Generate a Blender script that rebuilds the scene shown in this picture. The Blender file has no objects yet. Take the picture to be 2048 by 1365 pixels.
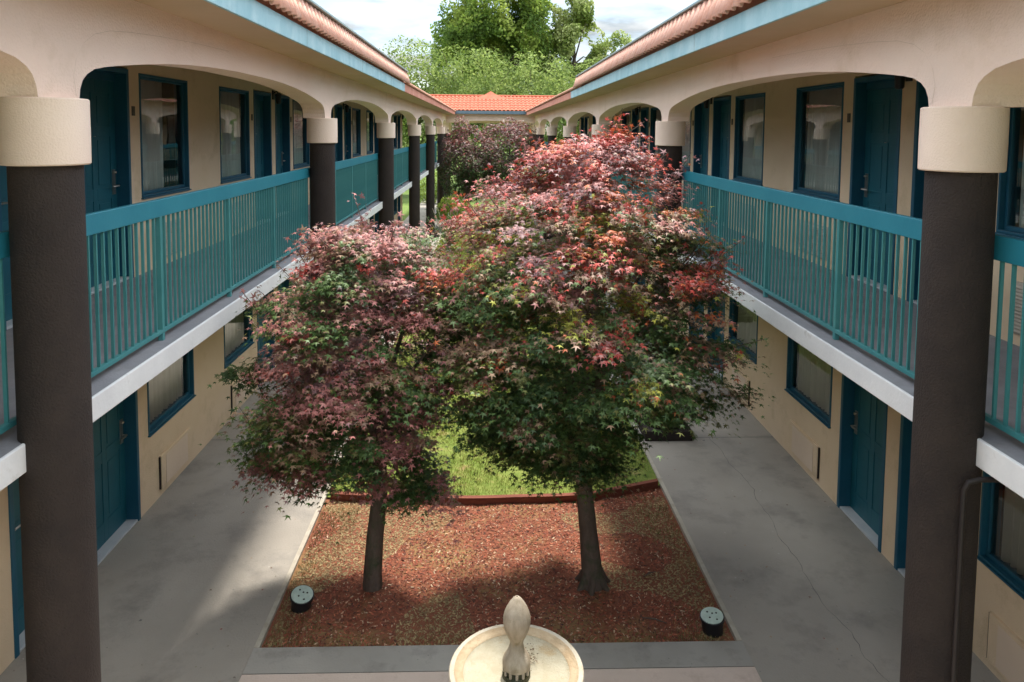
import bpy, bmesh, math, random
import numpy as np
from mathutils import Vector, Matrix, noise

S = bpy.context.scene
COL = S.collection
rnd = random.Random(7)
rs = np.random.RandomState(11)

# ------------------------------------------------------------------ camera
EYE, FLR = 4.265, 2.665          # eye height, upper floor level
def make_camera():
    y, t, r = math.radians(1.892), math.radians(4.056), math.radians(.487)
    fwd = Vector((math.sin(y)*math.cos(t), math.cos(y)*math.cos(t), -math.sin(t)))
    right = Vector((math.cos(y), -math.sin(y), 0)); up = right.cross(fwd)
    r2 = math.cos(r)*right + math.sin(r)*up; u2 = -math.sin(r)*right + math.cos(r)*up
    cd = bpy.data.cameras.new('camera'); co = bpy.data.objects.new('camera', cd); COL.objects.link(co)
    m = Matrix(((r2.x, u2.x, -fwd.x), (r2.y, u2.y, -fwd.y), (r2.z, u2.z, -fwd.z))).to_4x4()
    m.translation = Vector((-.13, 0, EYE)); co.matrix_world = m
    cd.sensor_width = 36; cd.lens = 36*1468.4/2048; cd.shift_y = -317.4/2048
    cd.clip_start = .05; cd.clip_end = 3000
    S.camera = co
make_camera()
S.render.resolution_x = 1024; S.render.resolution_y = 682

# ------------------------------------------------------------------ sky, sun, exposure
SUN = Vector((.13, .44, 1)).normalized()
def make_world():
    w = bpy.data.worlds.new('World'); S.world = w; w.use_nodes = True
    N, L = w.node_tree.nodes, w.node_tree.links; N.clear()
    out = N.new('ShaderNodeOutputWorld')
    sky = N.new('ShaderNodeTexSky'); sky.sky_type = 'NISHITA'; sky.sun_disc = False
    sky.sun_elevation = math.asin(SUN.z); sky.sun_rotation = math.atan2(SUN.x, SUN.y)
    sky.dust_density = 1.5; sky.ozone_density = 1.5
    b1 = N.new('ShaderNodeBackground'); b1.inputs[1].default_value = .07
    L.new(sky.outputs[0], b1.inputs[0])
    tc = N.new('ShaderNodeTexCoord'); sep = N.new('ShaderNodeSeparateXYZ'); L.new(tc.outputs['Generated'], sep.inputs[0])
    ad = N.new('ShaderNodeMath'); ad.operation = 'MAXIMUM'; ad.inputs[1].default_value = 0; L.new(sep.outputs['Z'], ad.inputs[0])
    ad2 = N.new('ShaderNodeMath'); ad2.operation = 'ADD'; ad2.inputs[1].default_value = .16; L.new(ad.outputs[0], ad2.inputs[0])
    dx = N.new('ShaderNodeMath'); dx.operation = 'DIVIDE'; L.new(sep.outputs['X'], dx.inputs[0]); L.new(ad2.outputs[0], dx.inputs[1])
    dy = N.new('ShaderNodeMath'); dy.operation = 'DIVIDE'; L.new(sep.outputs['Y'], dy.inputs[0]); L.new(ad2.outputs[0], dy.inputs[1])
    cb = N.new('ShaderNodeCombineXYZ'); L.new(dx.outputs[0], cb.inputs[0]); L.new(dy.outputs[0], cb.inputs[1])
    n1 = N.new('ShaderNodeTexNoise'); n1.inputs['Scale'].default_value = 1.7; n1.inputs['Detail'].default_value = 9; n1.inputs['Roughness'].default_value = .58
    L.new(cb.outputs[0], n1.inputs['Vector'])
    rp = N.new('ShaderNodeValToRGB'); rp.color_ramp.elements[0].position = .43; rp.color_ramp.elements[1].position = .60
    L.new(n1.outputs['Fac'], rp.inputs[0])
    n2 = N.new('ShaderNodeTexNoise'); n2.inputs['Scale'].default_value = 3.1; n2.inputs['Detail'].default_value = 6
    L.new(cb.outputs[0], n2.inputs['Vector'])
    rc = N.new('ShaderNodeValToRGB'); e = rc.color_ramp.elements
    e[0].position = .38; e[0].color = (.52, .61, .68, 1); e[1].position = .6; e[1].color = (.98, 1, 1, 1)
    L.new(n2.outputs['Fac'], rc.inputs[0])
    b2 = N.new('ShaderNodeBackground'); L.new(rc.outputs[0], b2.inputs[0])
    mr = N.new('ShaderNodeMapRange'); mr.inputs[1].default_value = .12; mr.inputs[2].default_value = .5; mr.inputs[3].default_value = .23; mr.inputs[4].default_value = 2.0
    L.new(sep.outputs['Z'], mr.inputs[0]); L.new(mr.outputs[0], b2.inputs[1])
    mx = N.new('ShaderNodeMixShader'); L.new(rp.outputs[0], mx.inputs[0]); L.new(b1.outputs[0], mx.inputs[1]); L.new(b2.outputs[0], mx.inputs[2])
    L.new(mx.outputs[0], out.inputs[0])
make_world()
sd = bpy.data.lights.new('sun', 'SUN'); sd.energy = 2.1; sd.angle = math.radians(5.5); sd.color = (1, .94, .86)
so = bpy.data.objects.new('sun', sd); COL.objects.link(so)
so.rotation_euler = SUN.to_track_quat('Z', 'Y').to_euler()
S.view_settings.view_transform = 'Standard'; S.view_settings.look = 'None'
S.view_settings.exposure = 1.78; S.view_settings.gamma = 1

# ------------------------------------------------------------------ materials
def mat(name, base, rough=.7, var=None, vscale=3, bump=0, bscale=60, spec=.3, metal=0, detail=5, streak=None, coat=0, stretch=None, blotch=None, spots=None):
    """principled with procedural colour variation (var = second colour) and noise bump"""
    m = bpy.data.materials.new(name); m.use_nodes = True
    N, L = m.node_tree.nodes, m.node_tree.links
    p = N['Principled BSDF']; p.inputs['Roughness'].default_value = rough
    p.inputs['Specular IOR Level'].default_value = spec; p.inputs['Metallic'].default_value = metal
    p.inputs['Coat Weight'].default_value = coat
    tc = N.new('ShaderNodeTexCoord'); src = tc.outputs['Object']
    if stretch:
        mp = N.new('ShaderNodeMapping'); mp.inputs['Scale'].default_value = stretch; L.new(src, mp.inputs[0]); src2 = mp.outputs[0]
    else: src2 = src
    c = None
    if var:
        n = N.new('ShaderNodeTexNoise'); n.inputs['Scale'].default_value = vscale; n.inputs['Detail'].default_value = detail; n.inputs['Roughness'].default_value = .62
        L.new(src2, n.inputs['Vector'])
        r = N.new('ShaderNodeValToRGB'); e = r.color_ramp.elements
        e[0].position = .34; e[0].color = (*base, 1); e[1].position = .68; e[1].color = (*var, 1)
        L.new(n.outputs['Fac'], r.inputs[0]); c = r.outputs[0]
    if blotch:
        col, sc, lo, hi = blotch
        n = N.new('ShaderNodeTexNoise'); n.inputs['Scale'].default_value = sc; n.inputs['Detail'].default_value = 7; n.inputs['Roughness'].default_value = .68
        L.new(src, n.inputs['Vector'])
        r = N.new('ShaderNodeValToRGB'); e = r.color_ramp.elements; e[0].position = lo; e[1].position = hi
        L.new(n.outputs['Fac'], r.inputs[0])
        mx = N.new('ShaderNodeMixRGB'); L.new(r.outputs[0], mx.inputs[0])
        if c: L.new(c, mx.inputs[1])
        else: mx.inputs[1].default_value = (*base, 1)
        mx.inputs[2].default_value = (*col, 1); c = mx.outputs[0]
    if spots:
        for sc, th, col in spots:
            vo = N.new('ShaderNodeTexVoronoi'); vo.inputs['Scale'].default_value = sc; vo.inputs['Randomness'].default_value = 1
            nd = N.new('ShaderNodeTexNoise'); nd.inputs['Scale'].default_value = 30; L.new(src, nd.inputs['Vector'])
            va = N.new('ShaderNodeVectorMath'); va.operation = 'MULTIPLY_ADD'; va.inputs[1].default_value = (.03, .03, .03); L.new(nd.outputs['Color'], va.inputs[0]); L.new(src, va.inputs[2])
            L.new(va.outputs[0], vo.inputs['Vector'])
            lt = N.new('ShaderNodeMapRange'); lt.inputs[1].default_value = th; lt.inputs[2].default_value = th*.6; L.new(vo.outputs['Distance'], lt.inputs[0])
            mx = N.new('ShaderNodeMixRGB'); L.new(lt.outputs[0], mx.inputs[0])
            if c: L.new(c, mx.inputs[1])
            mx.inputs[2].default_value = (*col, 1); c = mx.outputs[0]
    if c: L.new(c, p.inputs['Base Color'])
    else: p.inputs['Base Color'].default_value = (*base, 1)
    if bump:
        n = N.new('ShaderNodeTexNoise'); n.inputs['Scale'].default_value = bscale; n.inputs['Detail'].default_value = 4
        L.new(src, n.inputs['Vector'])
        b = N.new('ShaderNodeBump'); b.inputs['Strength'].default_value = bump; b.inputs['Distance'].default_value = .01
        L.new(n.outputs['Fac'], b.inputs['Height']); L.new(b.outputs[0], p.inputs['Normal'])
    return m

M = {}
M['stucco']  = mat('stucco', (.80, .61, .50), .9, (.84, .67, .56), .9, .55, 70, .15, blotch=((.69, .52, .39), 2.3, .56, .8))
M['wall']    = mat('wall_stucco', (.66, .50, .33), .9, (.71, .55, .38), 1.1, .5, 80, .15, blotch=((.50, .37, .23), 1.7, .55, .8))
M['soffit']  = mat('soffit_paint', (.50, .38, .26), .9, (.55, .42, .30), 1.5, .2, 40, .1)
M['cap']     = mat('capital_stucco', (.74, .575, .46), .9, (.79, .63, .515), 2, .4, 110, .15)
M['brown']   = mat('brown_stucco', (.028, .020, .017), .88, (.040, .029, .024), 3, .8, 85, .35, blotch=((.019, .015, .015), 1.6, .5, .75))
M['teal']    = mat('teal_paint', (.020, .185, .250), .42, (.028, .215, .28), 2.2, .1, 25, .4)
M['mint']    = mat('mint_teal_paint', (.045, .205, .215), .45, (.07, .25, .25), 3, .1, 30, .4)
M['door']    = mat('door_teal', (.007, .085, .118), .45, (.010, .105, .14), 3, .12, 30, .4)
M['frame']   = mat('frame_blue', (.008, .075, .125), .45, (.012, .095, .15), 3, .12, 30, .4)
M['fascia']  = mat('weathered_fascia', (.24, .44, .49), .6, (.38, .57, .61), 2.2, .25, 30, .3, stretch=(1, 1.2, .35), blotch=((.46, .62, .64), 4, .5, .75))
M['pinkfas'] = mat('terracotta_fascia', (.50, .20, .14), .75, (.60, .30, .22), 2, .3, 30, .2)
M['tile']    = mat('clay_tile', (.66, .34, .24), .8, (.72, .44, .34), 5, .4, 40, .2, blotch=((.56, .27, .19), 9, .5, .75))
M['tilefar'] = mat('orange_clay_tile', (.36, .088, .048), .8, (.43, .13, .072), 4, .4, 40, .2)
M['flash']   = mat('grey_flashing', (.20, .27, .27), .5, (.27, .33, .32), 3, .1, 20, .4)
M['gutter']  = mat('blue_grey_gutter', (.10, .15, .19), .4, (.13, .19, .22), 3, 0, 20, .4)
M['white']   = mat('white_slab_paint', (.70, .70, .70), .65, (.78, .78, .77), 3, .25, 30, .3, blotch=((.50, .48, .45), 6, .6, .8))
M['deck']    = mat('grey_deck', (.20, .20, .215), .75, (.27, .27, .285), 3, .3, 60, .3, blotch=((.20, .19, .19), 5, .55, .8))
M['decklow'] = mat('slab_underside', (.45, .38, .29), .9, (.5, .42, .33), 2, .2, 30, .1)
M['concrete']= mat('walkway_concrete', (.27, .245, .21), .82, (.34, .31, .265), .55, .35, 55, .3, detail=9, blotch=((.20, .185, .165), 1.6, .5, .72), spots=[(2.3, .045, (.13, .12, .11)), (9, .07, (.20, .19, .17)), (5, .05, (.38, .36, .32))])
M['cross']   = mat('grey_concrete', (.28, .265, .235), .85, (.34, .32, .285), 1.2, .35, 55, .3, blotch=((.19, .18, .165), 3, .52, .75), spots=[(3.3, .05, (.12, .11, .10)), (11, .07, (.20, .19, .17))])
M['plaza']   = mat('pinkish_concrete', (.52, .42, .35), .85, (.60, .49, .42), 2, .35, 55, .3, blotch=((.40, .31, .25), 4, .52, .75), spots=[(3.3, .05, (.25, .2, .16)), (11, .07, (.35, .29, .24))])
M['curb']    = mat('bed_edge_concrete', (.36, .32, .26), .85, (.44, .40, .33), 4, .3, 50, .2, blotch=((.28, .25, .19), 7, .5, .75))
M['mulch']   = mat('red_mulch', (.24, .082, .046), .95, (.17, .075, .048), 26, 1, 60, .1, detail=8, blotch=((.25, .165, .075), .95, .50, .66))
M['timber']  = mat('red_timber', (.15, .045, .030), .8, (.22, .075, .045), 4, .5, 50, .2, stretch=(1, 8, 8))
M['soil']    = mat('lawn_soil', (.12, .17, .035), .95, (.20, .23, .06), 6, .8, 60, .1, blotch=((.24, .17, .08), 3, .55, .7))
M['farlawn'] = mat('far_lawn', (.10, .16, .035), .95, (.16, .21, .06), 2, .6, 30, .1)
M['brass']   = mat('satin_nickel', (.45, .42, .38), .3, metal=.9)
M['thresh']  = mat('aluminium_threshold', (.50, .53, .55), .45, (.60, .62, .63), 5, metal=.2)
M['black']   = mat('black_metal', (.012, .012, .014), .4, (.02, .02, .022), 5)
M['pipe']    = mat('dark_brown_pipe', (.018, .014, .014), .5, (.028, .022, .02), 4)
M['curtain'] = mat('sheer_curtain', (.74, .74, .69), .9, (.82, .81, .76), 2)
M['grille']  = mat('louvre_metal', (.42, .37, .30), .6, (.47, .41, .33), 4)
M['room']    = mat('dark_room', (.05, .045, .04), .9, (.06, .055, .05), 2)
M['plate']   = mat('number_plate', (.05, .04, .035), .5, (.10, .08, .06), 30)
M['bark']    = mat('maple_bark', (.085, .062, .048), .9, (.13, .10, .08), 9, 1, 40, .15, stretch=(1, 1, .25), blotch=((.055, .065, .035), 5, .52, .7))
M['bark2']   = mat('tree_bark', (.09, .07, .05), .9, (.14, .11, .08), 4, .8, 20, .1)
M['stone']   = mat('fountain_stone', (.38, .335, .255), .75, (.45, .41, .335), 9, .5, 90, .3, blotch=((.36, .25, .13), 7, .55, .75))
M['stoneb']  = mat('finial_stone', (.27, .22, .155), .8, (.42, .36, .28), 22, .45, 140, .3, stretch=(1, 1, .3), blotch=((.20, .16, .09), 10, .55, .72))
M['lip']     = mat('stained_lip', (.33, .24, .14), .8, (.40, .32, .21), 12, .6, 70, .3, blotch=((.24, .15, .07), 11, .58, .75))
M['algae_shade']   = mat('algae_shade_stone', (.020, .024, .010), .5, (.05, .05, .025), 14, .4, 60, .4)  # algae green darkened so its colour carries the shade under the finial
M['lens']    = mat('pale_lens', (.50, .60, .52), .5, (.40, .50, .43), 25, .3, 60, .4)
M['panel']   = mat('panel_paint', (.66, .51, .38), .7, (.70, .55, .42), 2, .2, 30, .2)
M['crack']   = mat('dark_crack', (.12, .115, .105), .95)

def glass_mat():
    m = bpy.data.materials.new('window_glass'); m.use_nodes = True
    N, L = m.node_tree.nodes, m.node_tree.links; N.clear()
    o = N.new('ShaderNodeOutputMaterial'); t = N.new('ShaderNodeBsdfTransparent'); t.inputs[0].default_value = (.86, .90, .88, 1)
    g = N.new('ShaderNodeBsdfGlossy'); g.inputs['Roughness'].default_value = .015; g.inputs[0].default_value = (.95, .95, .92, 1)
    f = N.new('ShaderNodeFresnel'); f.inputs[0].default_value = 1.9
    n = N.new('ShaderNodeTexNoise'); n.inputs['Scale'].default_value = 1.3
    b = N.new('ShaderNodeBump'); b.inputs['Strength'].default_value = .03; b.inputs['Distance'].default_value = .05
    tc = N.new('ShaderNodeTexCoord'); L.new(tc.outputs['Object'], n.inputs['Vector']); L.new(n.outputs['Fac'], b.inputs['Height'])
    L.new(b.outputs[0], g.inputs['Normal'])
    mx = N.new('ShaderNodeMixShader'); L.new(f.outputs[0], mx.inputs[0]); L.new(t.outputs[0], mx.inputs[1]); L.new(g.outputs[0], mx.inputs[2])
    L.new(mx.outputs[0], o.inputs[0]); return m
M['glass'] = glass_mat()

def water_mat():
    m = bpy.data.materials.new('basin_water'); m.use_nodes = True
    N, L = m.node_tree.nodes, m.node_tree.links; N.clear()
    o = N.new('ShaderNodeOutputMaterial'); t = N.new('ShaderNodeBsdfTransparent'); t.inputs[0].default_value = (.94, .95, .92, 1)
    g = N.new('ShaderNodeBsdfGlossy'); g.inputs['Roughness'].default_value = .03
    f = N.new('ShaderNodeFresnel'); f.inputs[0].default_value = 1.36
    n = N.new('ShaderNodeTexNoise'); n.inputs['Scale'].default_value = 14
    b = N.new('ShaderNodeBump'); b.inputs['Strength'].default_value = .04; b.inputs['Distance'].default_value = .01
    L.new(n.outputs['Fac'], b.inputs['Height']); L.new(b.outputs[0], g.inputs['Normal'])
    mx = N.new('ShaderNodeMixShader'); L.new(f.outputs[0], mx.inputs[0]); L.new(t.outputs[0], mx.inputs[1]); L.new(g.outputs[0], mx.inputs[2])
    L.new(mx.outputs[0], o.inputs[0]); return m
M['water'] = water_mat()

def leaf_mat(name, rough=.5, trans=.3):
    m = bpy.data.materials.new(name); m.use_nodes = True
    N, L = m.node_tree.nodes, m.node_tree.links
    p = N['Principled BSDF']; p.inputs['Roughness'].default_value = rough; p.inputs['Specular IOR Level'].default_value = .35
    a = N.new('ShaderNodeAttribute'); a.attribute_name = 'tint'
    L.new(a.outputs['Color'], p.inputs['Base Color'])
    tr = N.new('ShaderNodeBsdfTranslucent'); L.new(a.outputs['Color'], tr.inputs[0])
    mx = N.new('ShaderNodeMixShader'); mx.inputs[0].default_value = trans
    L.new(p.outputs[0], mx.inputs[1]); L.new(tr.outputs[0], mx.inputs[2])
    L.new(mx.outputs[0], N['Material Output'].inputs[0]); return m
M['leaf'] = leaf_mat('maple_leaf', .5, .16)
M['leafg'] = leaf_mat('tree_leaf', .85, .4)
M['blade'] = leaf_mat('grass_blade', .6, .3)
M['chip'] = leaf_mat('wood_chip', .9, .0)

# ------------------------------------------------------------------ object helpers
def tag(o, label=None, cat=None, group=None, kind=None):
    if label: o['label'] = label
    if cat: o['category'] = cat
    if group: o['group'] = group
    if kind: o['kind'] = kind
    return o
def empty(name, loc=(0, 0, 0), rz=0):
    o = bpy.data.objects.new(name, None); COL.objects.link(o); o.location = loc; o.rotation_euler = (0, 0, rz); o.empty_display_size = .2
    return o
def copy_tree(o, parent=None):
    c = o.copy(); COL.objects.link(c); c.parent = parent
    for ch in list(o.children): copy_tree(ch, c)
    return c

class MB:
    def __init__(s): s.v = []; s.f = []
    def box(s, x0, y0, z0, x1, y1, z1):
        x0, x1 = sorted((x0, x1)); y0, y1 = sorted((y0, y1)); z0, z1 = sorted((z0, z1))
        n = len(s.v)
        s.v += [(x0,y0,z0),(x1,y0,z0),(x1,y1,z0),(x0,y1,z0),(x0,y0,z1),(x1,y0,z1),(x1,y1,z1),(x0,y1,z1)]
        s.f += [tuple(n+i for i in q) for q in ((0,3,2,1),(4,5,6,7),(0,1,5,4),(1,2,6,5),(2,3,7,6),(3,0,4,7))]
        return s
    def lathe(s, prof, seg=32, c=(0, 0, 0), capt=True, capb=True, tilt=None):
        n0 = len(s.v)
        for r, z in prof:
            for k in range(seg):
                a = 2*math.pi*k/seg; p = Vector((r*math.cos(a), r*math.sin(a), z))
                if tilt: p = tilt @ p
                s.v.append((c[0]+p.x, c[1]+p.y, c[2]+p.z))
        for i in range(len(prof)-1):
            for k in range(seg):
                a = n0+i*seg+k; b = n0+i*seg+(k+1) % seg
                s.f.append((a, b, b+seg, a+seg))
        if capb: s.f.append(tuple(n0+k for k in reversed(range(seg))))
        if capt: s.f.append(tuple(n0+(len(prof)-1)*seg+k for k in range(seg)))
        return s
    def tube(s, pts, rads, seg=10, cap=True):
        n0 = len(s.v); pts = [Vector(p) for p in pts]
        for i, p in enumerate(pts):
            d = (pts[min(i+1, len(pts)-1)]-pts[max(i-1, 0)]).normalized()
            a = d.cross(Vector((.31, .95, .05))).normalized(); b = d.cross(a)
            for k in range(seg):
                t = 2*math.pi*k/seg; q = p+(a*math.cos(t)+b*math.sin(t))*rads[i]; s.v.append(tuple(q))
        for i in range(len(pts)-1):
            for k in range(seg):
                a = n0+i*seg+k; b = n0+i*seg+(k+1) % seg; s.f.append((a, b, b+seg, a+seg))
        if cap:
            s.f.append(tuple(n0+k for k in reversed(range(seg)))); s.f.append(tuple(n0+(len(pts)-1)*seg+k for k in range(seg)))
        return s
    def grid(s, P):      # P[i][j] points
        n0 = len(s.v); a = len(P); b = len(P[0])
        for row in P: s.v += [tuple(p) for p in row]
        for i in range(a-1):
            for j in range(b-1):
                q = n0+i*b+j; s.f.append((q, q+1, q+b+1, q+b))
        return s
    def build(s, name, m, parent=None, smooth=False, bevel=0, loc=None):
        me = bpy.data.meshes.new(name); me.from_pydata(s.v, [], s.f)
        me.materials.append(M[m])
        if smooth:
            me.polygons.foreach_set('use_smooth', [True]*len(me.polygons))
            me.set_sharp_from_angle(angle=math.radians(40))
        me.update()
        o = bpy.data.objects.new(name, me); COL.objects.link(o)
        if parent: o.parent = parent
        if loc: o.location = loc
        if bevel:
            b = o.modifiers.new('bevel', 'BEVEL'); b.width = bevel; b.segments = 2; b.limit_method = 'ANGLE'; b.angle_limit = math.radians(50)
        return o

def mesh_np(name, V, F, m, tint=None, parent=None):
    """V (n,3), F (k,c) constant polygon size, tint (k,3) per face"""
    me = bpy.data.meshes.new(name); c = F.shape[1]
    me.vertices.add(len(V)); me.vertices.foreach_set('co', V.astype(np.float32).ravel())
    me.loops.add(F.size); me.loops.foreach_set('vertex_index', F.astype(np.int32).ravel())
    me.polygons.add(len(F)); me.polygons.foreach_set('loop_start', (np.arange(len(F))*c).astype(np.int32))
    try: me.polygons.foreach_set('loop_total', np.full(len(F), c, np.int32))
    except Exception: pass
    me.update(calc_edges=True)
    if tint is not None:
        a = me.attributes.new('tint', 'FLOAT_COLOR', 'FACE')
        a.data.foreach_set('color', np.hstack([tint, np.ones((len(tint), 1))]).astype(np.float32).ravel())
    me.materials.append(M[m])
    o = bpy.data.objects.new(name, me); COL.objects.link(o)
    if parent: o.parent = parent
    return o

def scatter(tv, tf, P, Nn, ang, size, tip=None):
    """instances of a template (tv verts, tf faces) at P with normals Nn, spin ang and size"""
    n = len(P); Nn = Nn/np.linalg.norm(Nn, axis=1, keepdims=True)
    ref = np.where(np.abs(Nn[:, 2:3]) < .9, np.array([[0, 0, 1.]]), np.array([[1., 0, 0]]))
    A = np.cross(ref, Nn); A /= np.linalg.norm(A, axis=1, keepdims=True); B = np.cross(Nn, A)
    c, s_ = np.cos(ang)[:, None], np.sin(ang)[:, None]
    U = A*c+B*s_; W = -A*s_+B*c
    if tip is not None:      # second template axis follows the wanted tip direction
        W = tip-Nn*np.sum(tip*Nn, axis=1, keepdims=True); W /= np.linalg.norm(W, axis=1, keepdims=True)+1e-9; U = np.cross(W, Nn)
    sz = size[:, None, None]
    V = P[:, None, :] + sz*(U[:, None, :]*tv[None, :, 0:1]+W[:, None, :]*tv[None, :, 1:2]+Nn[:, None, :]*tv[None, :, 2:3])
    F = tf[None]+(np.arange(n)*len(tv))[:, None, None]
    return V.reshape(-1, 3), F.reshape(-1, tf.shape[1])

# ------------------------------------------------------------------ layout constants (court axis x = 0)
COLX, BAY, Y0 = 2.39, 6.28, 3.83
CY = [Y0+BAY*k for k in range(-1, 6)]             # column rows
YC = 38.75                                        # corner columns
WX = 3.90                                         # room wall plane
SX = 2.45                                         # slab edge
RX = 2.58                                         # railing line
YN, YF = -3.2, 32.5                               # wall extents
ARCH = [(0,1.74),(.012,1.80),(.04,1.85),(.085,1.885),(.16,1.917),(.27,1.938),(.42,1.958),(.7,1.99),(1.05,2.025),(1.5,2.057),(2.0,2.078),(2.5,2.088)]

# ------------------------------------------------------------------ the two wings
def beam_profile():
    pts = [(YN, 2.08)]
    rows = CY+[YC]
    for i, y in enumerate(rows):
        a = y-.18; b = y+.18
        if i == 0:
            for s_, z in reversed(ARCH):
                if a-s_ > YN: pts.append((a-s_, z))
        else: pass
        if i > 0:
            ya = rows[i-1]+.18; L = a-ya; k = min(1, (L/2)/2.6)
            left = [(ya+s_*k, z) for s_, z in ARCH]
            right = [(a-s_*k, z) for s_, z in reversed(ARCH)]
            pts += left[1:]+right
        else: pass
        pts.append((b, 1.74))
    pts.append((YC+.35, 1.74))
    # ensure stems have both bottom corners
    return pts

def build_wing(s):
    left = s < 0
    W = empty('motel_wing', (s*5, 14, 0))
    off = Vector((-s*5, -14, 0))
    tag(W, ('two-storey beige stucco motel wing on the left of the courtyard, arches over a teal-railed gallery' if left else
            'two-storey beige stucco motel wing on the right of the courtyard, arches over a teal-railed gallery'),
        'building', 'motel wings')
    def part(mb, name, m, parent=None, **k):
        o = mb.build(name, m, parent or W, **k)
        if parent is None: o.location = Vector(o.location)+off
        return o
    WC0 = 9.92 if left else 10.07
    units = [WC0+6.25*k for k in range(-2, 4)]
    ops = []      # (y0,y1,kind)
    for c in units:
        for sg in (-1, 1):
            ops.append((*sorted((c+sg*.55, c+sg*1.82)), 'win')); ops.append((*sorted((c+sg*2.06, c+sg*3.0)), 'door'))
    ops = sorted(o for o in ops if o[0] > YN+.1 and o[1] < YF-.1)
    TH = .16
    for lvl, (zb, zt) in enumerate(((0, FLR-.16), (FLR, FLR+2.42))):
        mb = MB(); prev = YN
        for y0, y1, kd in ops:
            mb.box(s*WX, prev, zb, s*(WX+TH), y0, zt)
            if kd == 'win':
                mb.box(s*WX, y0, zb, s*(WX+TH), y1, zb+.83); mb.box(s*WX, y0, zb+2.18, s*(WX+TH), y1, zt)
            else: mb.box(s*WX, y0, zb+2.22, s*(WX+TH), y1, zt)
            prev = y1
        mb.box(s*WX, prev, zb, s*(WX+TH), YF, zt)
        part(mb, 'room_wall', 'wall')
    # end, back and inner walls
    mb = MB(); mb.box(s*(WX+TH), YF-.2, 0, s*9.5, YF, FLR+2.42); mb.box(s*9.5, YN, 0, s*9.7, YF, FLR+2.42); mb.box(s*(WX+TH), YN, 0, s*9.5, YN+.2, FLR+2.42)
    part(mb, 'end_wall', 'wall')
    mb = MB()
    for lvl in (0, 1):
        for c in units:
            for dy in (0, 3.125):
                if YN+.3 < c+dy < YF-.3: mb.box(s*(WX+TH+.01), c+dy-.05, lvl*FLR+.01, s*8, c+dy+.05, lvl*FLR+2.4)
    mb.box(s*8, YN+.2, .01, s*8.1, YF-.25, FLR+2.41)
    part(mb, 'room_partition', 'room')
    # slab
    mb = MB(); mb.box(s*(SX+.02), YN, FLR-.155, s*(WX+TH), YC+.4, FLR)
    slab = part(mb, 'gallery_floor', 'deck')
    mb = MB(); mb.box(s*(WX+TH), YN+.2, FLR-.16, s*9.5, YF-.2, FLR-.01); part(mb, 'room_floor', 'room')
    e = MB().box(s*SX, YN, FLR-.145, s*(SX+.022), YC+.4, FLR+.004).build('slab_edge', 'white', slab, bevel=.006)
    e = MB().box(s*(SX+.1), YN, FLR-.17, s*(WX), YC+.4, FLR-.152).build('slab_underside', 'decklow', slab)
    # arcade beam
    prof = beam_profile(); prof.append((YC+.36, 1.74)); top = 2.46
    mb = MB(); x0, x1 = s*2.31, s*2.60
    n = len(prof)
    V = []
    for y, z in prof: V += [(x0, y, FLR+z), (x1, y, FLR+z), (x0, y, FLR+top), (x1, y, FLR+top)]
    F = []
    for i in range(n-1):
        a = 4*i; b = a+4
        F += [(a, b, b+2, a+2), (a+1, a+3, b+3, b+1), (a, a+1, b+1, b), (a+2, b+2, b+3, a+3)]
    F += [(0, 2, 3, 1), (4*n-4, 4*n-3, 4*n-1, 4*n-2)]
    mb.v = V; mb.f = F
    part(mb, 'arcade_beam', 'stucco')
    # ceiling and soffit
    mb = MB(); mb.box(s*2.6, YN, FLR+2.40, s*(WX+.001), YC+.3, FLR+2.45)
    part(mb, 'gallery_ceiling', 'soffit')
    mb = MB(); mb.box(s*1.86, YN, FLR+2.375, s*2.309, YC-.35, FLR+2.42); part(mb, 'eave_soffit', 'soffit')
    ft = 15.2 if left else 17.6
    mb = MB(); mb.box(s*1.84, YN, FLR+2.37, s*1.865, ft, FLR+2.535); fa = part(mb, 'eave_fascia', 'fascia', bevel=.004)
    yj = YN+1.1
    while yj < ft-1:
        MB().box(s*1.8385, yj, FLR+2.372, s*1.8402, yj+.006, FLR+2.533).build('board_joint', 'flash', fa); yj += 3.05
    mb = MB(); mb.box(s*1.842, ft, FLR+2.372, s*1.867, YC-.4, FLR+2.533); part(mb, 'terracotta_eave', 'pinkfas', bevel=.004)
    # low tile roof
    mt = 15.6 if left else 16.4
    T = .17; prof = [(math.cos(math.pi*t/5)) for t in range(6)]
    def barrel(name, p0, p1, ya, yb, m, amp=.036, rows=1, step=.0):
        P = []
        y = ya; cols = []
        while y < yb:
            for t in range(6):
                a = math.pi*t/5
                cols.append((y+T*.39*(1-math.cos(a)), amp*math.sin(a)))
            y += T
        dx, dz = p1[0]-p0[0], p1[1]-p0[1]; L = math.hypot(dx, dz); nx, nz = -dz/L, dx/L
        if nz < 0 or True:
            nx, nz = (-abs(dz)/L, abs(dx)/L)
        for r in range(rows):
            row0 = []; row1 = []
            f0 = r/rows; f1 = (r+1)/rows
            for yy, h in cols:
                for row, f, hh in ((row0, f0, h+step), (row1, f1, h)):
                    row.append((s*(p0[0]+dx*f+nx*hh), yy, p0[1]+dz*f+nz*hh))
            P += [row0, row1]
        mb = MB().grid(P)
        o = part(mb, name, m, smooth=True)
        so_ = o.modifiers.new('thick', 'SOLIDIFY'); so_.thickness = .012
        return o
    barrel('tile_roof', (1.79, FLR+2.548), (4.5, FLR+3.05), mt, YC+1, 'tile', rows=1)
    barrel('tile_parapet', (1.80, FLR+2.552), (1.885, FLR+2.79), YN, mt, 'tile', amp=.042, rows=1)
    mb = MB(); mb.box(s*1.81, YN, FLR+2.795, s*2.06, mt+.03, FLR+2.822); part(mb, 'parapet_cap', 'flash', bevel=.005)
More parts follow.
